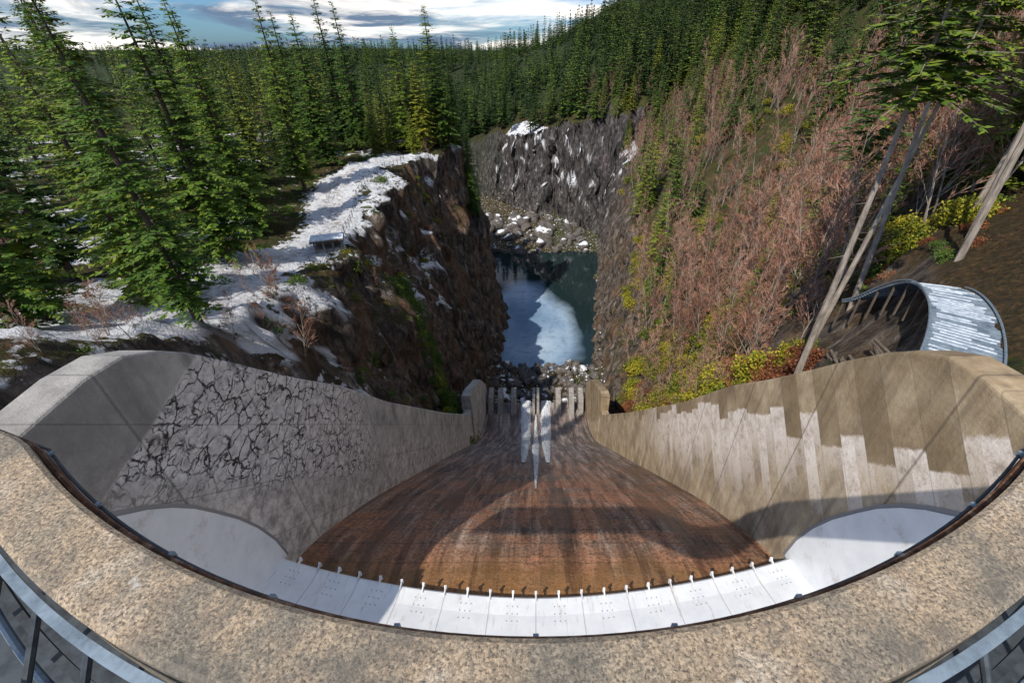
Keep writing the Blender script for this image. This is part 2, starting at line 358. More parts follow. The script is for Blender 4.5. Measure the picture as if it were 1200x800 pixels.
link(nt,b,Base_Color=ramp(nt,nn,[(.36,(.16,.17,.19)),(.47,(.55,.58,.62)),(.58,(.88,.9,.92))]),Roughness=.4,Normal=bump(nt,nn,.8,.25))
V=[];F=[]
def stream(xf,y0,y1,wf,hh=.3):
    n=110; k=11; base=len(V); ph=random.random()*6
    for i in range(n+1):
        t=i/n; y=y0+(y1-y0)*t; xc=xf(t); w=wf(t)*(1+.05*math.sin(i*.35+ph))
        for j in range(k):
            s=j/(k-1)*2-1
            ww=w*(1+.18*(vn(y*.9,j*3.0,5)-.5)) if abs(s)==1 else w
            d=floorD(y)-.05-(1-s*s)**.6*hh*min(1,w)*(1+.35*(float(vn(y*1.6,xc+s*4,9))-.5))
            V.append((xc+s*float(ww),y,Z(d) if abs(s)<1 else Z(floorD(y)+.1)))
    for i in range(n):
        for j in range(k-1):
            a=base+i*k+j; F.append((a,a+1,a+k+1,a+k))
for sg in(-1,1):
    stream(lambda t:sg*(1.55+.95*t),35.2,80.4,lambda t:.22+1.05*min(1,t*1.3)**.8)
stream(lambda t:0,22.6,75,lambda t:.07+.62*min(1,t*1.9)-.45*max(0,t-.6)/.4)
mkobj('spillway_water_stream',V,F,m_st,smooth=True)

# gate
m_g,nt,b=mat('white_painted_steel'); oc,ox,oy,oD=yz(nt)
n1=noise(nt,oc,.9,7,.65); n2=noise(nt,mapping(nt,oc,(3,.4,.4)),2.2,6,.7)
col=mix(nt,ramp(nt,n1,[(.35,0),(.7,.7)]),(.82,.84,.86),(.62,.65,.68))
col=mix(nt,ramp(nt,n2,[(.56,0),(.72,.6)]),col,(.38,.29,.22))
col=mix(nt,mth(nt,'MULTIPLY',joints(nt,ox,2.03,.03),.5),col,(.2,.2,.2))
link(nt,b,Base_Color=col,Roughness=.4,Normal=bump(nt,n1,.15,.05))
def lip(x): return 9.4+1.8*(abs(x)/12.2)**1.8
V=[];F=[];n=72
prof=[(0.0,.75),(0.0,.12),(-.10,0),(-.9,-.25),(-2.0,-.75),(-4.0,-1.7),(-6,-2.6)]
for i in range(n+1):
    x=-12.17+24.34*i/n
    for dy,dd in prof: V.append((x,lip(x)+dy,Z(20.0+dd)))
k=len(prof)
for i in range(n):
    for j in range(k-1):
        a=i*k+j; F.append((a,a+k,a+k+1,a+1))
gate=mkobj('spillway_gate',V,F,m_g)
V=[];F=[]
for i in range(23):
    x=-11.2+22.4*i/22; y=lip(x)
    box(V,F,x-.03,x+.03,y-.25,y+.14,Z(20.02),Z(19.90)); box(V,F,x-.05,x+.05,y+.08,y+.16,Z(20.1),Z(19.84))
mkobj('lip_brackets',V,F,m_g,parent=gate)
m_rv,nt,b=mat('bolt_steel'); link(nt,b,Base_Color=(.30,.31,.32),Roughness=.5,Metallic=.3)
V=[];F=[]
for i in range(12):
    xc=-11.2+22.4*i/11
    for a in range(-1,2):
        for r in range(3):
            x=xc+a*.22; dy=-.5-r*.34; dd=float(np.interp(-dy,[.1,.9,2,4],[0,-.25,-.75,-1.7]))
            tube(V,F,(x,lip(x)+dy,Z(20+dd)),(x,lip(x)+dy,Z(20+dd-.03)),.03,.02,6); k=len(V); F.append(tuple(range(k-6,k)))
mkobj('bolts',V,F,m_rv,parent=gate)
for side in(-1,1):
    out=[(11.45,20.3),(11.3,18.8),(10.9,17.2),(10.4,15.8),(9.75,14.4),(9.25,13.4),(8.7,12.55),(8.1,11.8),(7.4,11.1),(6.6,10.6),(5.6,10.3),(4.4,10.2),(3,10.2),(3,20.3)]
    for nm,dx,sc,mm in(('wall_seal_plate',.06,1,m_g),('seal_rim',.025,1.03,m_rv)):
        V=[];F=[]
        cy,cd=6,17
        pts=[(cy+(y-cy)*sc,cd+(d-cd)*sc) for y,d in out]
        for xx in(12.25,12.2-dx):
            for y,d in pts: V.append((xx*side,y,Z(d)))
        m_=len(pts)
        F.append(tuple(range(m_)) if side<0 else tuple(range(m_))[::-1]); F.append(tuple(range(m_,2*m_))[::-1] if side<0 else tuple(range(m_,2*m_)))
        for i in range(m_): j=(i+1)%m_; F.append((i,j,m_+j,m_+i))
        mkobj(nm,V,F,mm,parent=gate)

# dam crest
m_le,nt,b=mat('pebbled_ledge_concrete'); oc=objco(nt)
n1=noise(nt,oc,1.6,7,.7); n2=noise(nt,oc,75,5,.8)
vo=nd(nt,'ShaderNodeTexVoronoi',None,{'Vector':oc,'Scale':120.0})
peb=nd(nt,'ShaderNodeSeparateColor',None,{0:vo.outputs['Color']}).outputs[0]
col=ramp(nt,n1,[(.3,(.24,.21,.17)),(.44,(.40,.34,.26)),(.56,(.52,.40,.28)),(.70,(.62,.55,.46))])
col=mix(nt,.6,col,mix(nt,1.0,col,mix(nt,peb,(.35,.35,.36),(1.5,1.48,1.42)),'MULTIPLY'))
col=mix(nt,ramp(nt,n2,[(.40,.8),(.50,0)]),col,(.06,.055,.045))
col=mix(nt,ramp(nt,noise(nt,oc,2.2,7,.78),[(.48,0),(.62,.7)]),col,(.14,.135,.12))
col=mix(nt,ramp(nt,noise(nt,oc,5.5,3,.5),[(.70,0),(.73,.8)]),col,(.66,.64,.6))
link(nt,b,Base_Color=col,Roughness=.9,Normal=bump(nt,n2,1,.012))
m_rs,nt,b=mat('rusty_edge'); oc=objco(nt)
link(nt,b,Base_Color=ramp(nt,noise(nt,oc,14,6,.7),[(.35,(.02,.014,.011)),(.52,(.13,.05,.018)),(.7,(.34,.24,.17))]),Roughness=.7)
m_sl,nt,b=mat('galvanised_steel'); oc=objco(nt)
link(nt,b,Base_Color=ramp(nt,noise(nt,oc,9,6,.7),[(.3,(.10,.14,.18)),(.6,(.26,.33,.40))]),Roughness=.45,Metallic=.35,Normal=bump(nt,noise(nt,oc,40,4),.2,.005))
m_sd,nt,b=mat('dark_steel'); oc=objco(nt)
link(nt,b,Base_Color=ramp(nt,noise(nt,oc,9,6,.7),[(.3,(.02,.024,.03)),(.6,(.07,.085,.10))]),Roughness=.55,Metallic=.3)
def ly(x):
    a=abs(x); return .62+.134*a*a if a<2.55 else .62+.134*2.55**2+.34*(min(a,4.2)-2.55)
def strip(prof,mm,name,parent=None,xr=13.5,n=270):
    V=[];F=[];k=len(prof)
    for i in range(n+1):
        x=-xr+2*xr*i/n
        for dy,d in prof: V.append((x,ly(x)+dy,Z(d)))
    for i in range(n):
        for j in range(k):
            a=i*k+j;c=i*k+(j+1)%k; F.append((a,c,c+k,a+k))
    F.append(tuple(range(k))[::-1]); F.append(tuple(range(n*k,n*k+k)))
    return mkobj(name,V,F,mm,parent=parent)
crest=strip([(-.27,1.6),(-.245,1.585),(-.02,1.585),(0,1.60),(.004,1.85),(-.27,1.85)],m_le,'parapet_ledge')
strip([(.006,1.66),(.022,1.655),(.03,1.66),(.03,1.85),(.006,1.85)],m_rs,'rusty_edge_strip',crest)
V=[];F=[]
px=[-6+12*i/160 for i in range(161)]
for a,c in zip(px[:-1],px[1:]): tube(V,F,(a,ly(a)+.045,Z(1.72)),(c,ly(c)+.045,Z(1.72)),.007,.007,6)
mkobj('edge_cable',V,F,m_sd,parent=crest)
V=[];F=[]
for i in range(13):
    x=-3+6*i/12; box(V,F,x-.010,x+.010,ly(x)+.0,ly(x)+.055,Z(1.73),Z(1.70))
mkobj('cable_clips',V,F,m_sl,parent=crest)
rail=strip([(-.325,1.63),(-.29,1.63),(-.29,1.65),(-.325,1.65)],m_sl,'metal_railing',xr=5,n=100)
strip([(-.40,1.85),(-.37,1.85),(-.37,1.89),(-.40,1.89)],m_sd,'lower_rail',rail,xr=5,n=100)
V=[];F=[]
for i in range(-18,19):
    x=i*.3
    if abs(x)<.7: continue
    tube(V,F,(x,ly(x)-.31,Z(1.655)),(x,ly(x)-.62,Z(2.0)),.014,.014,8)
mkobj('rail_bars',V,F,m_sd,parent=rail)
V=[];F=[]
for a,c in zip(px[:-1],px[1:]): tube(V,F,(a,ly(a)-.62,Z(1.72)),(c,ly(c)-.62,Z(1.72)),.04,.04,10)
for a,c in zip(px[:-1],px[1:]): tube(V,F,(a,ly(a)-.46,Z(1.95)),(c,ly(c)-.46,Z(1.95)),.015,.015,8)
mkobj('handrail_pipe',V,F,m_sl,parent=rail)
dam=empty('dam_crest',(0,0,0))
V=[];F=[]; n=120
for i in range(n+1):
    x=-13.5+27*i/n
    V+=[(x,ly(x)-.12,Z(1.86)),(x,ly(x)-.12,Z(2.6)),(x,ly(x)-1.2,Z(2.6)),(x,ly(x)-1.2,Z(2.4)),(x,ly(x)-.3,Z(2.4)),(x,ly(x)-.3,Z(1.86))]
for i in range(n):
    for j in range(6):
        a=i*6+j;c=i*6+(j+1)%6; F.append((a,c,c+6,a+6))
F.append((0,1,2,3,4,5))
mkobj('bridge_beam',V,F,m_sd,parent=dam)
V=[];F=[]
for s in(-1,1):
    a,c=sorted((13.52*s,17*s)); box(V,F,a,c,-6,8.2,Z(40),Z(8.3))
    a,c=sorted((12.2*s,17*s)); box(V,F,a,c,-6,1.98,Z(40),Z(7.0))
box(V,F,-12.2,12.2,-6,3.2,Z(60),Z(17.6))
bevel(mkobj('dam_body',V,F,m_co,parent=dam),.08)

# ---------------------------------------------------------------- vegetation meshes
def leafmat(name,c0,c1,c2,trans=.0,pat=True):
    m,nt,b=mat(name)
    g=nd(nt,'ShaderNodeNewGeometry').outputs['Random Per Island']; r=nd(nt,'ShaderNodeObjectInfo').outputs['Random']
    f=mth(nt,'ADD',mth(nt,'MULTIPLY',g,.45),mth(nt,'MULTIPLY',r,.5))
    col=ramp(nt,f,[(.05,c0),(.45,c1),(.9,c2)])
    link(nt,b,Base_Color=col,Roughness=.65)
    b.inputs['Specular IOR Level'].default_value=.3
    if trans>0:
        tr=nd(nt,'ShaderNodeBsdfTranslucent',None,{'Color':col}); ms=nd(nt,'ShaderNodeMixShader',None,{0:trans,1:b.outputs[0],2:tr.outputs[0]})
        nt.links.new(ms.outputs[0],nt.nodes['Material Output'].inputs[0])
    return m
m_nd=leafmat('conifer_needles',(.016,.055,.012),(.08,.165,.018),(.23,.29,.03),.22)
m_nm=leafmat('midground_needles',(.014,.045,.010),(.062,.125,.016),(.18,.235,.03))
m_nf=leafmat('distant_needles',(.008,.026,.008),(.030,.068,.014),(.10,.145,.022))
m_ly=leafmat('cedar_needles',(.05,.10,.012),(.15,.20,.018),(.34,.33,.03))
m_sh=leafmat('shrub_leaves',(.04,.07,.008),(.16,.18,.014),(.40,.32,.022))
m_rb=leafmat('rusty_shrub_leaves',(.07,.026,.014),(.20,.068,.03),(.33,.14,.05))
def barkmat(name,a,bb):
    m,nt,b=mat(name); oc=objco(nt)
    nn=noise(nt,mapping(nt,oc,(1,1,.2)),3,5,.7)
    link(nt,b,Base_Color=mix(nt,ramp(nt,nn,[(.3,0),(.7,1)]),a,bb),Roughness=.9,Normal=bump(nt,nn,.6,.1)); return m
m_bk=barkmat('conifer_bark',(.035,.025,.02),(.15,.11,.085))
m_bk2=barkmat('pale_bark',(.12,.10,.08),(.45,.39,.33))
m_tw=leafmat('alder_twigs',(.13,.055,.036),(.31,.15,.10),(.48,.30,.22))

class MB:
    def __init__(s): s.V=[];s.F=[];s.M=[]
    def quad(s,a,b,c,d,m):
        i=len(s.V); s.V+=[a,b,c,d]; s.F.append((i,i+1,i+2,i+3)); s.M.append(m)
    def tube(s,p0,p1,r0,r1,n,m):
        k=len(s.F); tube(s.V,s.F,p0,p1,r0,r1,n); s.M+=[m]*(len(s.F)-k)
    def mesh(s,name,mats):
        me=bpy.data.meshes.new(name); me.from_pydata([tuple(v) for v in s.V],[],s.F)
        for m in mats: me.materials.append(m)
        me.polygons.foreach_set('material_index',s.M); me.update(); return me

def conifer(name,seed,H=26,R=4.2,cb=.1,nw=32,nb=6,bark=None,leaf=None,dens=1.0,sparse=.0,lw=1.0,tr=1.0):
    r=random.Random(seed); B=MB()
    pts=[]; ph=r.uniform(0,6)
    for i in range(11):
        t=i/10; pts.append((Vector((.25*math.sin(t*3+ph)*t,.25*math.cos(t*2.3+ph)*t,H*t)),(.34*(1-t)**.85+.02)*(H/26)*tr))
    for (p0,r0),(p1,r1) in zip(pts[:-1],pts[1:]): B.tube(p0,p1,r0,r1,8 if lw<1.5 else 4,0)
    def tp(t):
        f=t*10; i=min(9,int(f)); return pts[i][0].lerp(pts[i+1][0],f-i)
    if cb>.3:
        for i in range(12):
            h=r.uniform(.35,cb); a=r.uniform(0,6.28); o=tp(h); L=r.uniform(.3,1.2)
            B.tube(o,o+Vector((math.cos(a)*L,math.sin(a)*L,-.35*L)),.02,.005,3,0)
    for w in range(nw):
        u=(w+r.random()*.8)/nw; h=cb+(0.985-cb)*u
        prof=(1-u)**.78*(.72+.28*min(1,u*6))
        for k in range(nb):
            if r.random()<sparse: continue
            a=2*math.pi*(k+r.random()*.9)/nb+w*1.3
            L=R*prof*r.uniform(.5,1.15)+.18
            o=tp(min(.999,h+r.uniform(-.012,.012)))
            dirv=Vector((math.cos(a),math.sin(a),0)); side=Vector((-math.sin(a),math.cos(a),0))
            up=r.uniform(.0,.35)*(0.3+u); dr=r.uniform(.28,.52)*(1-.6*u)
            def bp(s): return o+dirv*(L*s)+Vector((0,0,L*(up*s-dr*s*s+.10*s**4)))
            pr=.035*(1-u)+.015
            if lw<1.5: B.tube(bp(0),bp(.5),pr,pr*.6,3,0); B.tube(bp(.5),bp(1),pr*.6,.008,3,0)
            n=max(3,int(L*4.6*dens))
            for j in range(n):
                s=.12+.88*(j+r.random())/n
                p=bp(s); ll=(.28+.30*L*(1-s)*.62+.12)*r.uniform(.7,1.25)*(1 if lw<1.5 else 1.35)
                for sg in(-1,1):
                    if r.random()<.12: continue
                    d=(dirv*r.uniform(.4,.9)+side*sg*r.uniform(.6,1.0)+Vector((0,0,r.uniform(-.55,.12)))).normalized()
                    wv=(d.cross(Vector((r.uniform(-.5,.5),r.uniform(-.5,.5),1)))).normalized()*ll*r.uniform(.17,.28)*lw
                    q=p+d*ll
                    B.quad(p,p+d*ll*.45+wv,q,p+d*ll*.5-wv,1)
            if r.random()<.8:
                p=bp(.93); d=(bp(1)-bp(.9)).normalized(); wv=side*.09; B.quad(p,p+d*.2+wv,p+d*.45,p+d*.2-wv,1)
    return B.mesh(name,[bark or m_bk,leaf or m_nd])

def alder(name,seed,H=14,mats=None):
    r=random.Random(seed); B=MB()
    def rv(s): return Vector((r.uniform(-s,s),r.uniform(-s,s),r.uniform(-s,s)))
    def blade(p,q,w):
        d=(q-p); n=d.cross(rv(1)).normalized()*w; B.quad(p-n,p+n,q+n*.3,q-n*.3,1)
    stems=r.choice([1,2,2])
    for s_ in range(stems):
        p=Vector((r.uniform(-.3,.3),r.uniform(-.3,.3),-.6)); d=Vector((r.uniform(-.18,.18),r.uniform(-.18,.18),1)).normalized()
        n=10; seg=H*(r.uniform(.8,1))/n; rad=.13
        for i in range(n):
            q=p+d*seg; r1=rad*.82
            B.tube(p,q,rad,r1,5,0)
            t=i/n
            if t>.1:
                for k in range(3 if stems<2 else 2):
                    a=r.uniform(0,6.28); bd=Vector((math.cos(a),math.sin(a),r.uniform(.8,1.7))).normalized()
                    L=H*.28*(1.1-t)*r.uniform(.6,1.1)+.5
                    bpnt=p.lerp(q,r.random()); bq=bpnt+bd*L+Vector((0,0,L*.12))
                    B.tube(bpnt,bq,rad*.45,.015,3,0)
                    for m in range(6):
                        s=r.uniform(.2,1); x=bpnt.lerp(bq,s); d2=(bd+rv(.6)+Vector((0,0,.3))).normalized(); l2=L*.42*(1.15-s*.5)*r.uniform(.6,1.1)
                        y=x+d2*l2; blade(x,y,.028)
                        for o in range(4):
                            s3=r.uniform(.2,1); x3=x.lerp(y,s3); d3=(d2+rv(.7)).normalized(); l3=l2*.5*r.uniform(.6,1.2)+.15
                            y3=x3+d3*l3; blade(x3,y3,.025)
            d=(d+rv(.10)+Vector((0,0,.06))).normalized(); p=q; rad=r1
    return B.mesh(name,mats or [m_bk2,m_tw])

def shrub(name,seed,R=2.2,Hh=2.4,leaf=None,n=1300):
    r=random.Random(seed); B=MB(); cl=[]
    for i in range(26):
        a=r.uniform(0,6.28); rr=R*math.sqrt(r.random())*.8; z=Hh*(1-(rr/R)**2)*r.uniform(.4,1)
        c=Vector((rr*math.cos(a),rr*math.sin(a),z)); cl.append((c,r.uniform(.35,.75)))
        B.tube((c.x*.2,c.y*.2,-.4),c,.05,.015,4,0)
    for i in range(n):
        c,s=r.choice(cl); p=c+Vector((r.gauss(0,1),r.gauss(0,1),r.gauss(0,.8)))*s*.6
        if p.z<-.2: p.z=.1
        d=Vector((r.uniform(-1,1),r.uniform(-1,1),r.uniform(-.3,1))).normalized(); w=d.cross(Vector((r.uniform(-1,1),r.uniform(-1,1),r.uniform(-1,1)))).normalized()
        l=r.uniform(.14,.32); w*=l*.32
        B.quad(p,p+d*l*.5+w,p+d*l,p+d*l*.5-w,1)
    return B.mesh(name,[m_bk,leaf or m_sh])

C=[conifer('conifer_a',1,26,5.4,.07,38,7),conifer('conifer_b',2,26,4.5,.10,40,7,sparse=.06),conifer('conifer_c',3,26,6.0,.05,34,7,sparse=.08),
   conifer('conifer_d',4,26,4.8,.08,36,7,leaf=m_ly)]
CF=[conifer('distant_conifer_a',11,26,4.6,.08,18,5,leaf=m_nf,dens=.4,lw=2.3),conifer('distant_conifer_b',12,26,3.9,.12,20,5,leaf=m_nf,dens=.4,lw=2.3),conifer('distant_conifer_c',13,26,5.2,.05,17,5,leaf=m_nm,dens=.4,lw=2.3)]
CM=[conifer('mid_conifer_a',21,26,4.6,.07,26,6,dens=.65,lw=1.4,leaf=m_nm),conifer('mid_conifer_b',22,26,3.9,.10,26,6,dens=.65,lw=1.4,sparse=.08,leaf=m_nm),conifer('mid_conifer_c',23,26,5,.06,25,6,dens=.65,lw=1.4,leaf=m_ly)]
T=[conifer('tall_fir_a',5,36,5.0,.68,20,6,bark=m_bk2,leaf=m_ly,sparse=.08,tr=.55),conifer('tall_fir_b',6,36,4.6,.52,24,6,bark=m_bk2,sparse=.12,tr=.55)]
A=[alder('alder_a',1),alder('alder_b',2,15),alder('alder_c',5,13)]
SH=[shrub('shrub_green',1),shrub('shrub_green_b',2,2.6,2.0)]
SR=[shrub('shrub_rusty',3,2.2,1.8,m_rb)]
SN=shrub('shrub_dark',4,2.0,1.6,m_nm,900)

def tree(mesh,name,x,y,H,h0,sink=.5,lx=None,lyy=None):
    o=bpy.data.objects.new(name,mesh); S.collection.objects.link(o)
    o.location=(x,y,Z(float(hD(x,y)))-sink); s=H/h0; o.scale=(s*random.uniform(.92,1.15),)*2+(s,)
    o.rotation_euler=(lx if lx is not None else random.uniform(-.03,.03),lyy if lyy is not None else random.uniform(-.03,.03),random.uniform(0,6.28))
    return o
near=[(-24,26,20,1),(-40,52,30,0),(-50,95,34,1),(-48,72,32,0),(-62,62,34,2),(-38,38,22,2),(-55,120,33,0),(-52,140,37,1),(-41,148,33,2),(-31,150,37,0),(-27,158,29,1),
 (-34,143,24,3),(-24,160,24,0),(-26,170,27,2),(-75,80,36,1),(-80,110,38,0),(-70,140,36,1),(-90,60,34,0),(-40,30,24,0),(-34,24,16,2),(-52,44,27,1),(-62,100,26,3),(-47,134,17,3),(-60,34,25,1),(-70,48,32,0),(-29,148,28,2),(-38,155,28,0),(-57,84,33,1),(-44,140,14,3),(-36,136,12,3),(-60,150,40,1),(-22,152,18,0),(-85,90,36,2),(-66,72,30,3),(-54,60,22,3)]
for x,y,h,k in near: tree(C[k],'pine_tree',x,y,h,26)
for x,y,h,k,a,c in [(24.2,31,36,0,.0,.02),(26.2,34,36,0,.05,.06),(33,39,38,0,-.03,.06),(40,38,36,0,.04,-.04),(44,43,38,0,0,.05),(39,54,34,1,.03,.0),(50,38,36,0,0,0),(47,31,34,0,.05,.04),(43,29,32,0,0,.08),(36,34,34,0,-.02,.03),
   (-27,30,21,1,0,-.05),(-32,35,24,0,.05,.04)]:
    tree(T[k],'fir_tree',x,y,h,36,.5,a,c)
for x,y,h,k in [(49,47,26,3),(52,44,24,0),(54,40,26,3),(56,53,30,3),(60,45,32,0),(52,34,22,3),(66,58,32,3),(56,70,28,0),(64,75,32,1),(70,66,32,3),(38,66,15,3),(33,58,11,3),(58,60,28,3)]:
    tree(C[k],'pine_tree',x,y,h,26)
for x,y,k in [(-60,28,0),(-52,26,1),(-47,22,2),(-44,34,0),(-42,18,1),(-26,38,2),(-23,34,0)]:
    tree(A[k],'bare_tree',x,y,9,14)

def instancer(name,mesh,pts,child):
    pts=np.asarray(pts); n=len(pts); th=rng.uniform(0,6.28,n); s=pts[:,3]/2
    V=np.zeros((n,4,3))
    for k in range(4):
        a=th+math.pi/4+k*math.pi/2; V[:,k,0]=pts[:,0]+np.cos(a)*s*math.sqrt(2); V[:,k,1]=pts[:,1]+np.sin(a)*s*math.sqrt(2); V[:,k,2]=pts[:,2]
    o=npmesh(name,V.reshape(-1,3),np.arange(4*n).reshape(-1,4),None,mats=[m_bk])
    o.instance_type='FACES'; o.use_instance_faces_scale=True; o.instance_faces_scale=1.0; o.show_instancer_for_render=False; o.show_instancer_for_viewport=False
    c=bpy.data.objects.new(child,mesh); S.collection.objects.link(c); c.parent=o
    return o
def scatter(n,x0,x1,y0,y1,s0,s1,cond=None,sink=.4,dx=0):
    x=rng.uniform(x0,x1,n); y=rng.uniform(y0,y1,n)
    d=hD(x,y); e=.8; g=np.hypot((hD(x+e,y)-d)/e,(hD(x,y+e)-d)/e)
    ok=(d<90)
    if cond is not None: ok&=cond(x,y,d,g)
    x,y,d=x[ok],y[ok],d[ok]
    return np.stack([x+dx,y,ZC-d-sink,rng.uniform(s0,s1,len(x))],1)
clear=lambda x,y: pdist(x,y)>7
P=np.concatenate([
 scatter(260,-190,-50,75,300,.45,1.05,lambda x,y,d,g:(g<1.6)&clear(x,y)&((y>150)|(x<-60))),
 scatter(90,-60,-24,145,230,.5,.9,lambda x,y,d,g:(g<2.2)&clear(x,y)&(d<40)),
 scatter(620,60,260,40,330,.7,1.25,lambda x,y,d,g:(x>66+ (y-40)*.08)),
 scatter(250,34,84,110,300,.35,1.05,lambda x,y,d,g:(g<2.5)&(vn(x/12,y/12,8)>.5)),
 scatter(26,28,60,55,110,.3,.6,lambda x,y,d,g:(g<2.5))])
k=rng.integers(0,10,len(P))
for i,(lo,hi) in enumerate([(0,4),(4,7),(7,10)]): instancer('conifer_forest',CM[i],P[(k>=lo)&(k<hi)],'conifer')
P=np.concatenate([
 scatter(1300,-200,260,270,460,.6,1.25,lambda x,y,d,g:(g<2.0)&(d<76)),
 scatter(1000,80,500,200,700,.7,1.2),
 scatter(800,-300,400,440,700,.8,1.2),
 scatter(2000,-900,800,680,1500,.8,1.2),
 scatter(1700,-2500,2200,1400,3500,1.0,1.5)])
k=rng.integers(0,3,len(P))
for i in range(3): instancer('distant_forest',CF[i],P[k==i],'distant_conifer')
Q=np.concatenate([scatter(400,24,84,60,240,.8,1.3,lambda x,y,d,g:(g<3)&(d<70)&(vn(x/10,y/10,66)>.25)),
   scatter(150,27,66,44,100,1.0,1.5,lambda x,y,d,g:(d<60)),
   scatter(50,20,34,40,70,.5,.8),
   scatter(80,30,70,220,330,.6,1.0,lambda x,y,d,g:(d<60)),
   scatter(45,-34,-22,60,150,.2,.45,lambda x,y,d,g:(d<60)&clear(x,y)),
   scatter(90,-34,-15.5,14,48,.12,.32,lambda x,y,d,g:pdist(x,y)>3)])
k=rng.integers(0,3,len(Q))
for i in range(3): instancer('bare_alder_thicket',A[i],Q[k==i],'bare_alder')
R_=np.concatenate([scatter(330,21,46,34,80,.6,1.6,lambda x,y,d,g:(vn(x/6,y/6,12)>.40)&((x<29)|(y>42))),
   scatter(300,20,75,60,220,.6,1.7,lambda x,y,d,g:(d<75)&(vn(x/9,y/9,13)>.52)),
   scatter(260,-28,-13.8,50,84,.3,.7,lambda x,y,d,g:(np.abs(y-(66-(x+22)*.9))<4)&(d<80),dx=1.3),
   scatter(130,-34,-26,48,130,.3,.7,lambda x,y,d,g:(d<48)&(pdist(x,y)>6))])
k=rng.integers(0,2,len(R_))
for i in range(2): instancer('green_shrub_thicket',SH[i],R_[k==i],'green_shrub')
R2=np.concatenate([scatter(260,16,28,26,50,.5,1.1,lambda x,y,d,g:(y>32)|(x<23)),scatter(140,15,24,44,80,.5,1.0,lambda x,y,d,g:d<84),scatter(120,36,60,14,44,.3,.6,lambda x,y,d,g:np.hypot(x-27,y-26)>7)])
instancer('rusty_shrub_thicket',SR[0],R2,'rusty_shrub')
R3=np.concatenate([scatter(210,-70,-16,10,60,.25,.65,lambda x,y,d,g:pdist(x,y)>5.0),scatter(420,35,90,14,120,.4,1.0,None),scatter(120,-70,-26,60,160,.4,1,lambda x,y,d,g:pdist(x,y)>7),
   scatter(800,-28,-13.8,48,86,.4,.95,lambda x,y,d,g:(np.abs(y-(66-(x+22)*.9))<4.5)&(d<80),dx=1.3)])
instancer('undergrowth',SN,R3,'undergrowth_shrub')

# ---------------------------------------------------------------- boulders
m_bo,nt,b=mat('boulder_rock'); oc=objco(nt); gn=nd(nt,'ShaderNodeNewGeometry').outputs['Normal']; nz=nd(nt,'ShaderNodeSeparateXYZ',None,{0:gn}).outputs[2]
nn=noise(nt,oc,1.2,6,.65)
rc=ramp(nt,nn,[(.3,(.025,.023,.022)),(.55,(.11,.097,.088)),(.75,(.26,.23,.21))])
sm=ramp(nt,mth(nt,'ADD',mth(nt,'MULTIPLY',nz,.7),mth(nt,'MULTIPLY',mth(nt,'SUBTRACT',noise(nt,oc,.12,7,.7),.5),3.4)),[(.76,0),(.86,1)])
link(nt,b,Base_Color=mix(nt,sm,rc,(.72,.75,.80)),Roughness=.85,Normal=bump(nt,nn,.6,.3))
bm=bmesh.new(); bmesh.ops.create_icosphere(bm,subdivisions=2,radius=1); bv=np.array([v.co[:] for v in bm.verts]); bf=np.array([[v.index for v in f.verts] for f in bm.faces]); bm.free()
VV=[];FF=[];off=0
def rocks(n,x0,x1,y0,y1,s0,s1,cond):
    global off
    x=rng.uniform(x0,x1,n);y=rng.uniform(y0,y1,n);d=hD(x,y)
    for i in range(n):
        if not cond(x[i],y[i],d[i]): continue
        s=s0+(s1-s0)*rng.random()**2.5; pl=rng.normal(size=(5,3)); pl/=np.linalg.norm(pl,axis=1)[:,None]
        v=bv.copy()
        for p in pl:
            t=v@p; m_=t>.55; v[m_]-=np.outer(t[m_]-.55,p)
        v=v*(1+.08*rng.normal(size=(len(v),1)))*np.array([1,rng.uniform(.7,1.3),rng.uniform(.55,.9)])*s
        a=rng.uniform(0,6.28); v=v@np.array([[math.cos(a),-math.sin(a),0],[math.sin(a),math.cos(a),0],[0,0,1]])
        VV.append(v+np.array([x[i],y[i],ZC-min(d[i],95.2)+s*.1])); FF.append(bf+off); off+=len(v)
rocks(400,-16,26,103,126,.4,2.6,lambda x,y,d:d>84)
rocks(260,-20,38,124,235,.5,3.0,lambda x,y,d:84<d<96)
rocks(260,-60,52,232,300,.7,6.5,lambda x,y,d:d>84)
npmesh('boulders',np.concatenate(VV),np.concatenate(FF),m_bo)

# ---------------------------------------------------------------- fence, kiosk, boardwalk
def hz(x,y): return Z(float(hD(x,y)))
V=[];F=[]
fp=[(-27.5,46),(-29.5,52),(-30,58),(-31,66),(-33,74),(-35,82),(-37,90),(-38,100),(-38,110),(-37,118),(-36.5,126),(-40,132),(-46,130)]
pts=[]
for a,c in zip(fp[:-1],fp[1:]):
    n=max(1,int(math.hypot(c[0]-a[0],c[1]-a[1])/2.5))
    for i in range(n): t=i/n; pts.append((a[0]+(c[0]-a[0])*t,a[1]+(c[1]-a[1])*t))
for (x,y) in pts: tube(V,F,(x,y,hz(x,y)-.4),(x,y,hz(x,y)+1.5),.05,.05,6)
for a,c in zip(pts[:-1],pts[1:]):
    for h in(.5,1.0,1.45): tube(V,F,(*a,hz(*a)+h),(*c,hz(*c)+h),.025,.025,4)
mkobj('clifftop_fence',V,F,m_sd)
m_sn,nt,b=mat('snow'); oc=objco(nt); link(nt,b,Base_Color=ramp(nt,noise(nt,oc,2.5,6,.7),[(.4,(.35,.41,.48)),(.6,(.66,.72,.79))]),Roughness=.7,Normal=bump(nt,noise(nt,oc,2,5),.4,.15))
m_wd,nt,b=mat('weathered_timber'); oc=objco(nt); nn=noise(nt,mapping(nt,oc,(6,.6,6)),2,6,.7)
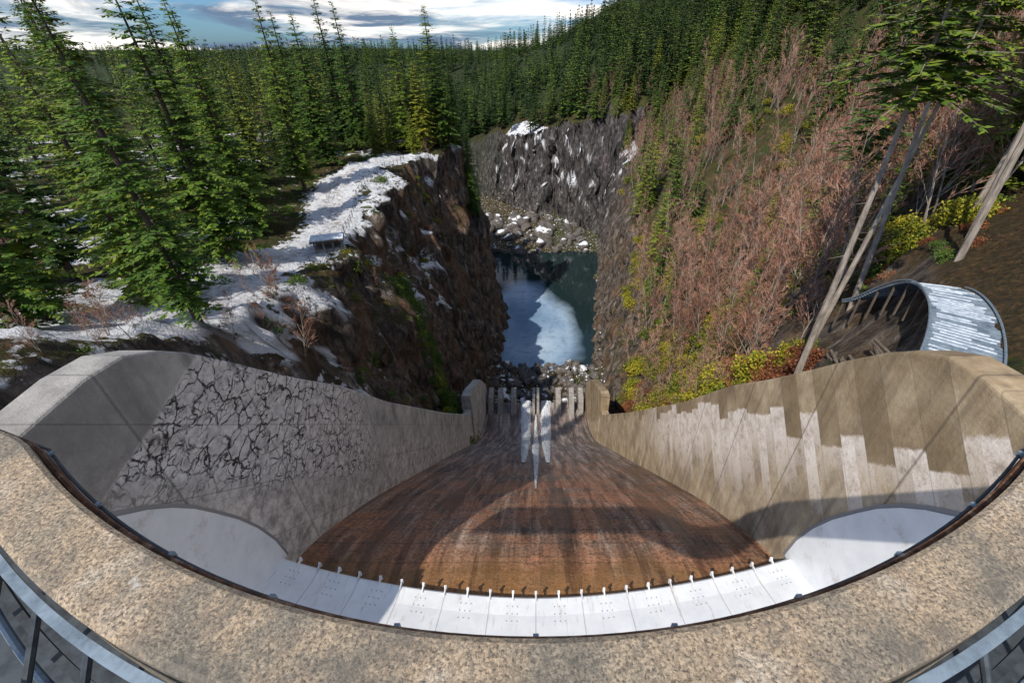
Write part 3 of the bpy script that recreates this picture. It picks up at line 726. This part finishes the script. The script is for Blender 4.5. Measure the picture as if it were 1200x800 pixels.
link(nt,b,Base_Color=ramp(nt,nn,[(.3,(.04,.032,.026)),(.6,(.15,.12,.095)),(.8,(.28,.24,.2))]),Roughness=.85,Normal=bump(nt,nn,.5,.05))
m_mr,nt,b=mat('blue_grey_metal'); oc=objco(nt)
link(nt,b,Base_Color=ramp(nt,noise(nt,oc,1.5,6,.7),[(.35,(.13,.18,.24)),(.65,(.34,.42,.50))]),Roughness=.45,Metallic=.3)
kx,ky=-31.5,62.0; kz=hz(kx,ky)-.3
ki=empty('viewpoint_kiosk',(kx,ky,kz)); ki.rotation_euler=(0,0,.35)
V=[];F=[]; box(V,F,-2.0,2.0,-1.0,1.0,0,.9)
for x in(-1.9,-.65,.65,1.9): box(V,F,x-.12,x+.12,-1.0,-.76,.9,2.1)
box(V,F,-2.0,2.0,.8,1.0,.9,2.1); bevel(mkobj('walls',V,F,m_co,parent=ki),.03)
V=[];F=[]; box(V,F,-2.4,2.4,-1.4,1.4,2.1,2.3); bevel(mkobj('roof',V,F,m_wd,parent=ki),.03)
V=[];F=[]; box(V,F,-2.35,2.35,-1.35,1.35,2.304,2.5); bevel(mkobj('roof_snow',V,F,m_sn,parent=ki),.09,3)

bw=empty('boardwalk',(0,0,0)); V=[];F=[];V2=[];F2=[];V3=[];F3=[];V4=[];F4=[]
cp=[]; NB=76
for i in range(NB+1):
    t=i/NB; p0,p1,p2=(31.5,37),(33.5,28),(21.0,16.4)
    x=(1-t)**2*p0[0]+2*t*(1-t)*p1[0]+t*t*p2[0]; y=(1-t)**2*p0[1]+2*t*(1-t)*p1[1]+t*t*p2[1]; cp.append((x,y))
zz=[max(hz(x,y),hz(x+1.2,y),hz(x-1,y))+.45 for x,y in cp]
zz=np.convolve(np.pad(zz,8,'edge'),np.ones(17)/17,'valid')
for i in range(NB):
    (x,y),(x2,y2)=cp[i],cp[i+1]; a=math.atan2(y2-y,x2-x); L=math.hypot(x2-x,y2-y); M=Matrix.Translation((x,y,zz[i]))@Matrix.Rotation(a,4,'Z')
    box(V,F,0,L*.78,-1.75,1.75,-.08,0,M)
    if random.random()<.8: box(V2,F2,.03,L*.45,-1.7+random.uniform(0,.6),1.7-random.uniform(0,1.6),.003,.04,M)
    if i%7==0:
        for s in(-1.55,1.55): box(V4,F4,0,.14,s-.07,s+.07,-3.0,-.085,M)
for s in(-1.78,1.78):
    for i in range(NB):
        (x,y),(x2,y2)=cp[i],cp[i+1]; n=Vector((-(y2-y),x2-x,0)).normalized()*s
        tube(V3,F3,(x+n.x,y+n.y,zz[i]+.12),(x2+n.x,y2+n.y,zz[i+1]+.12),.07,.07,6)
mkobj('deck_slats',V,F,m_mr,parent=bw); mkobj('slat_snow',V2,F2,m_sn,parent=bw); mkobj('edge_rails',V3,F3,m_sl,parent=bw); mkobj('posts',V4,F4,m_wd,parent=bw)
V=[];F=[]
for i in range(24):
    x=25.4+random.uniform(-.9,1.0); y=26.5+random.uniform(-2.5,4.0); a=1.25+random.uniform(-.3,.3); L=random.uniform(.8,2.3); z=hz(x,y)+.15+random.random()*.6
    r_=random.uniform(.08,.2); dx,dy=math.cos(a)*L,math.sin(a)*L
    tube(V,F,(x-dx,y-dy,z),(x+dx,y+dy,z+random.uniform(-.2,.3)),r_,r_*.8,8); k=len(V); F.append(tuple(range(k-8,k))); F.append(tuple(range(k-16,k-8))[::-1])
mkobj('log_pile',V,F,m_wd)

# ---------------------------------------------------------------- world & sun
ld=Vector((.36,.50,-.76)).normalized()
sun=bpy.data.lights.new('sun','SUN'); sun.energy=5.0; sun.angle=math.radians(.5); sun.color=(1,.92,.80)
so=bpy.data.objects.new('sun',sun); S.collection.objects.link(so); so.rotation_euler=ld.to_track_quat('-Z','Y').to_euler(); so.location=(0,0,160)
w=bpy.data.worlds.new('World'); S.world=w; w.use_nodes=True; nt=w.node_tree
bg=nt.nodes['Background']
sky=nd(nt,'ShaderNodeTexSky',{'sky_type':'NISHITA','sun_disc':False})
sky.sun_elevation=math.asin(-ld.z); sky.sun_rotation=math.atan2(-ld.x,-ld.y)
tc=nd(nt,'ShaderNodeTexCoord').outputs['Generated']; s=nd(nt,'ShaderNodeSeparateXYZ',None,{0:tc})
dz=mth(nt,'ADD',mth(nt,'MAXIMUM',s.outputs[2],0.0),.10)
cv=nd(nt,'ShaderNodeCombineXYZ',None,{0:mth(nt,'DIVIDE',s.outputs[0],dz),1:mth(nt,'DIVIDE',s.outputs[1],dz),2:3.3}).outputs[0]
cn=noise(nt,cv,.34,7,.58,.4); cn2=noise(nt,cv,.5,7,.6,.6)
cloud=mix(nt,ramp(nt,cn2,[(.44,0),(.56,1)]),(1.5,2.2,3.3),(12,11.4,10.6))
skyc=mix(nt,1.0,sky.outputs[0],(.45,.75,1.15),'MULTIPLY')
colw=mix(nt,ramp(nt,cn,[(.44,0),(.54,1)]),skyc,cloud)
nt.links.new(colw,bg.inputs[0]); bg.inputs[1].default_value=.115

cam=bpy.data.cameras.new('camera'); co_=bpy.data.objects.new('camera',cam); S.collection.objects.link(co_)
co_.location=(0,0,ZC); co_.rotation_euler=(math.radians(56),0,0); cam.sensor_width=36; cam.lens=15; cam.shift_x=-28/1200; cam.clip_start=.05; cam.clip_end=20000
S.camera=co_
S.view_settings.view_transform='Standard'; S.view_settings.look='None'; S.view_settings.exposure=0
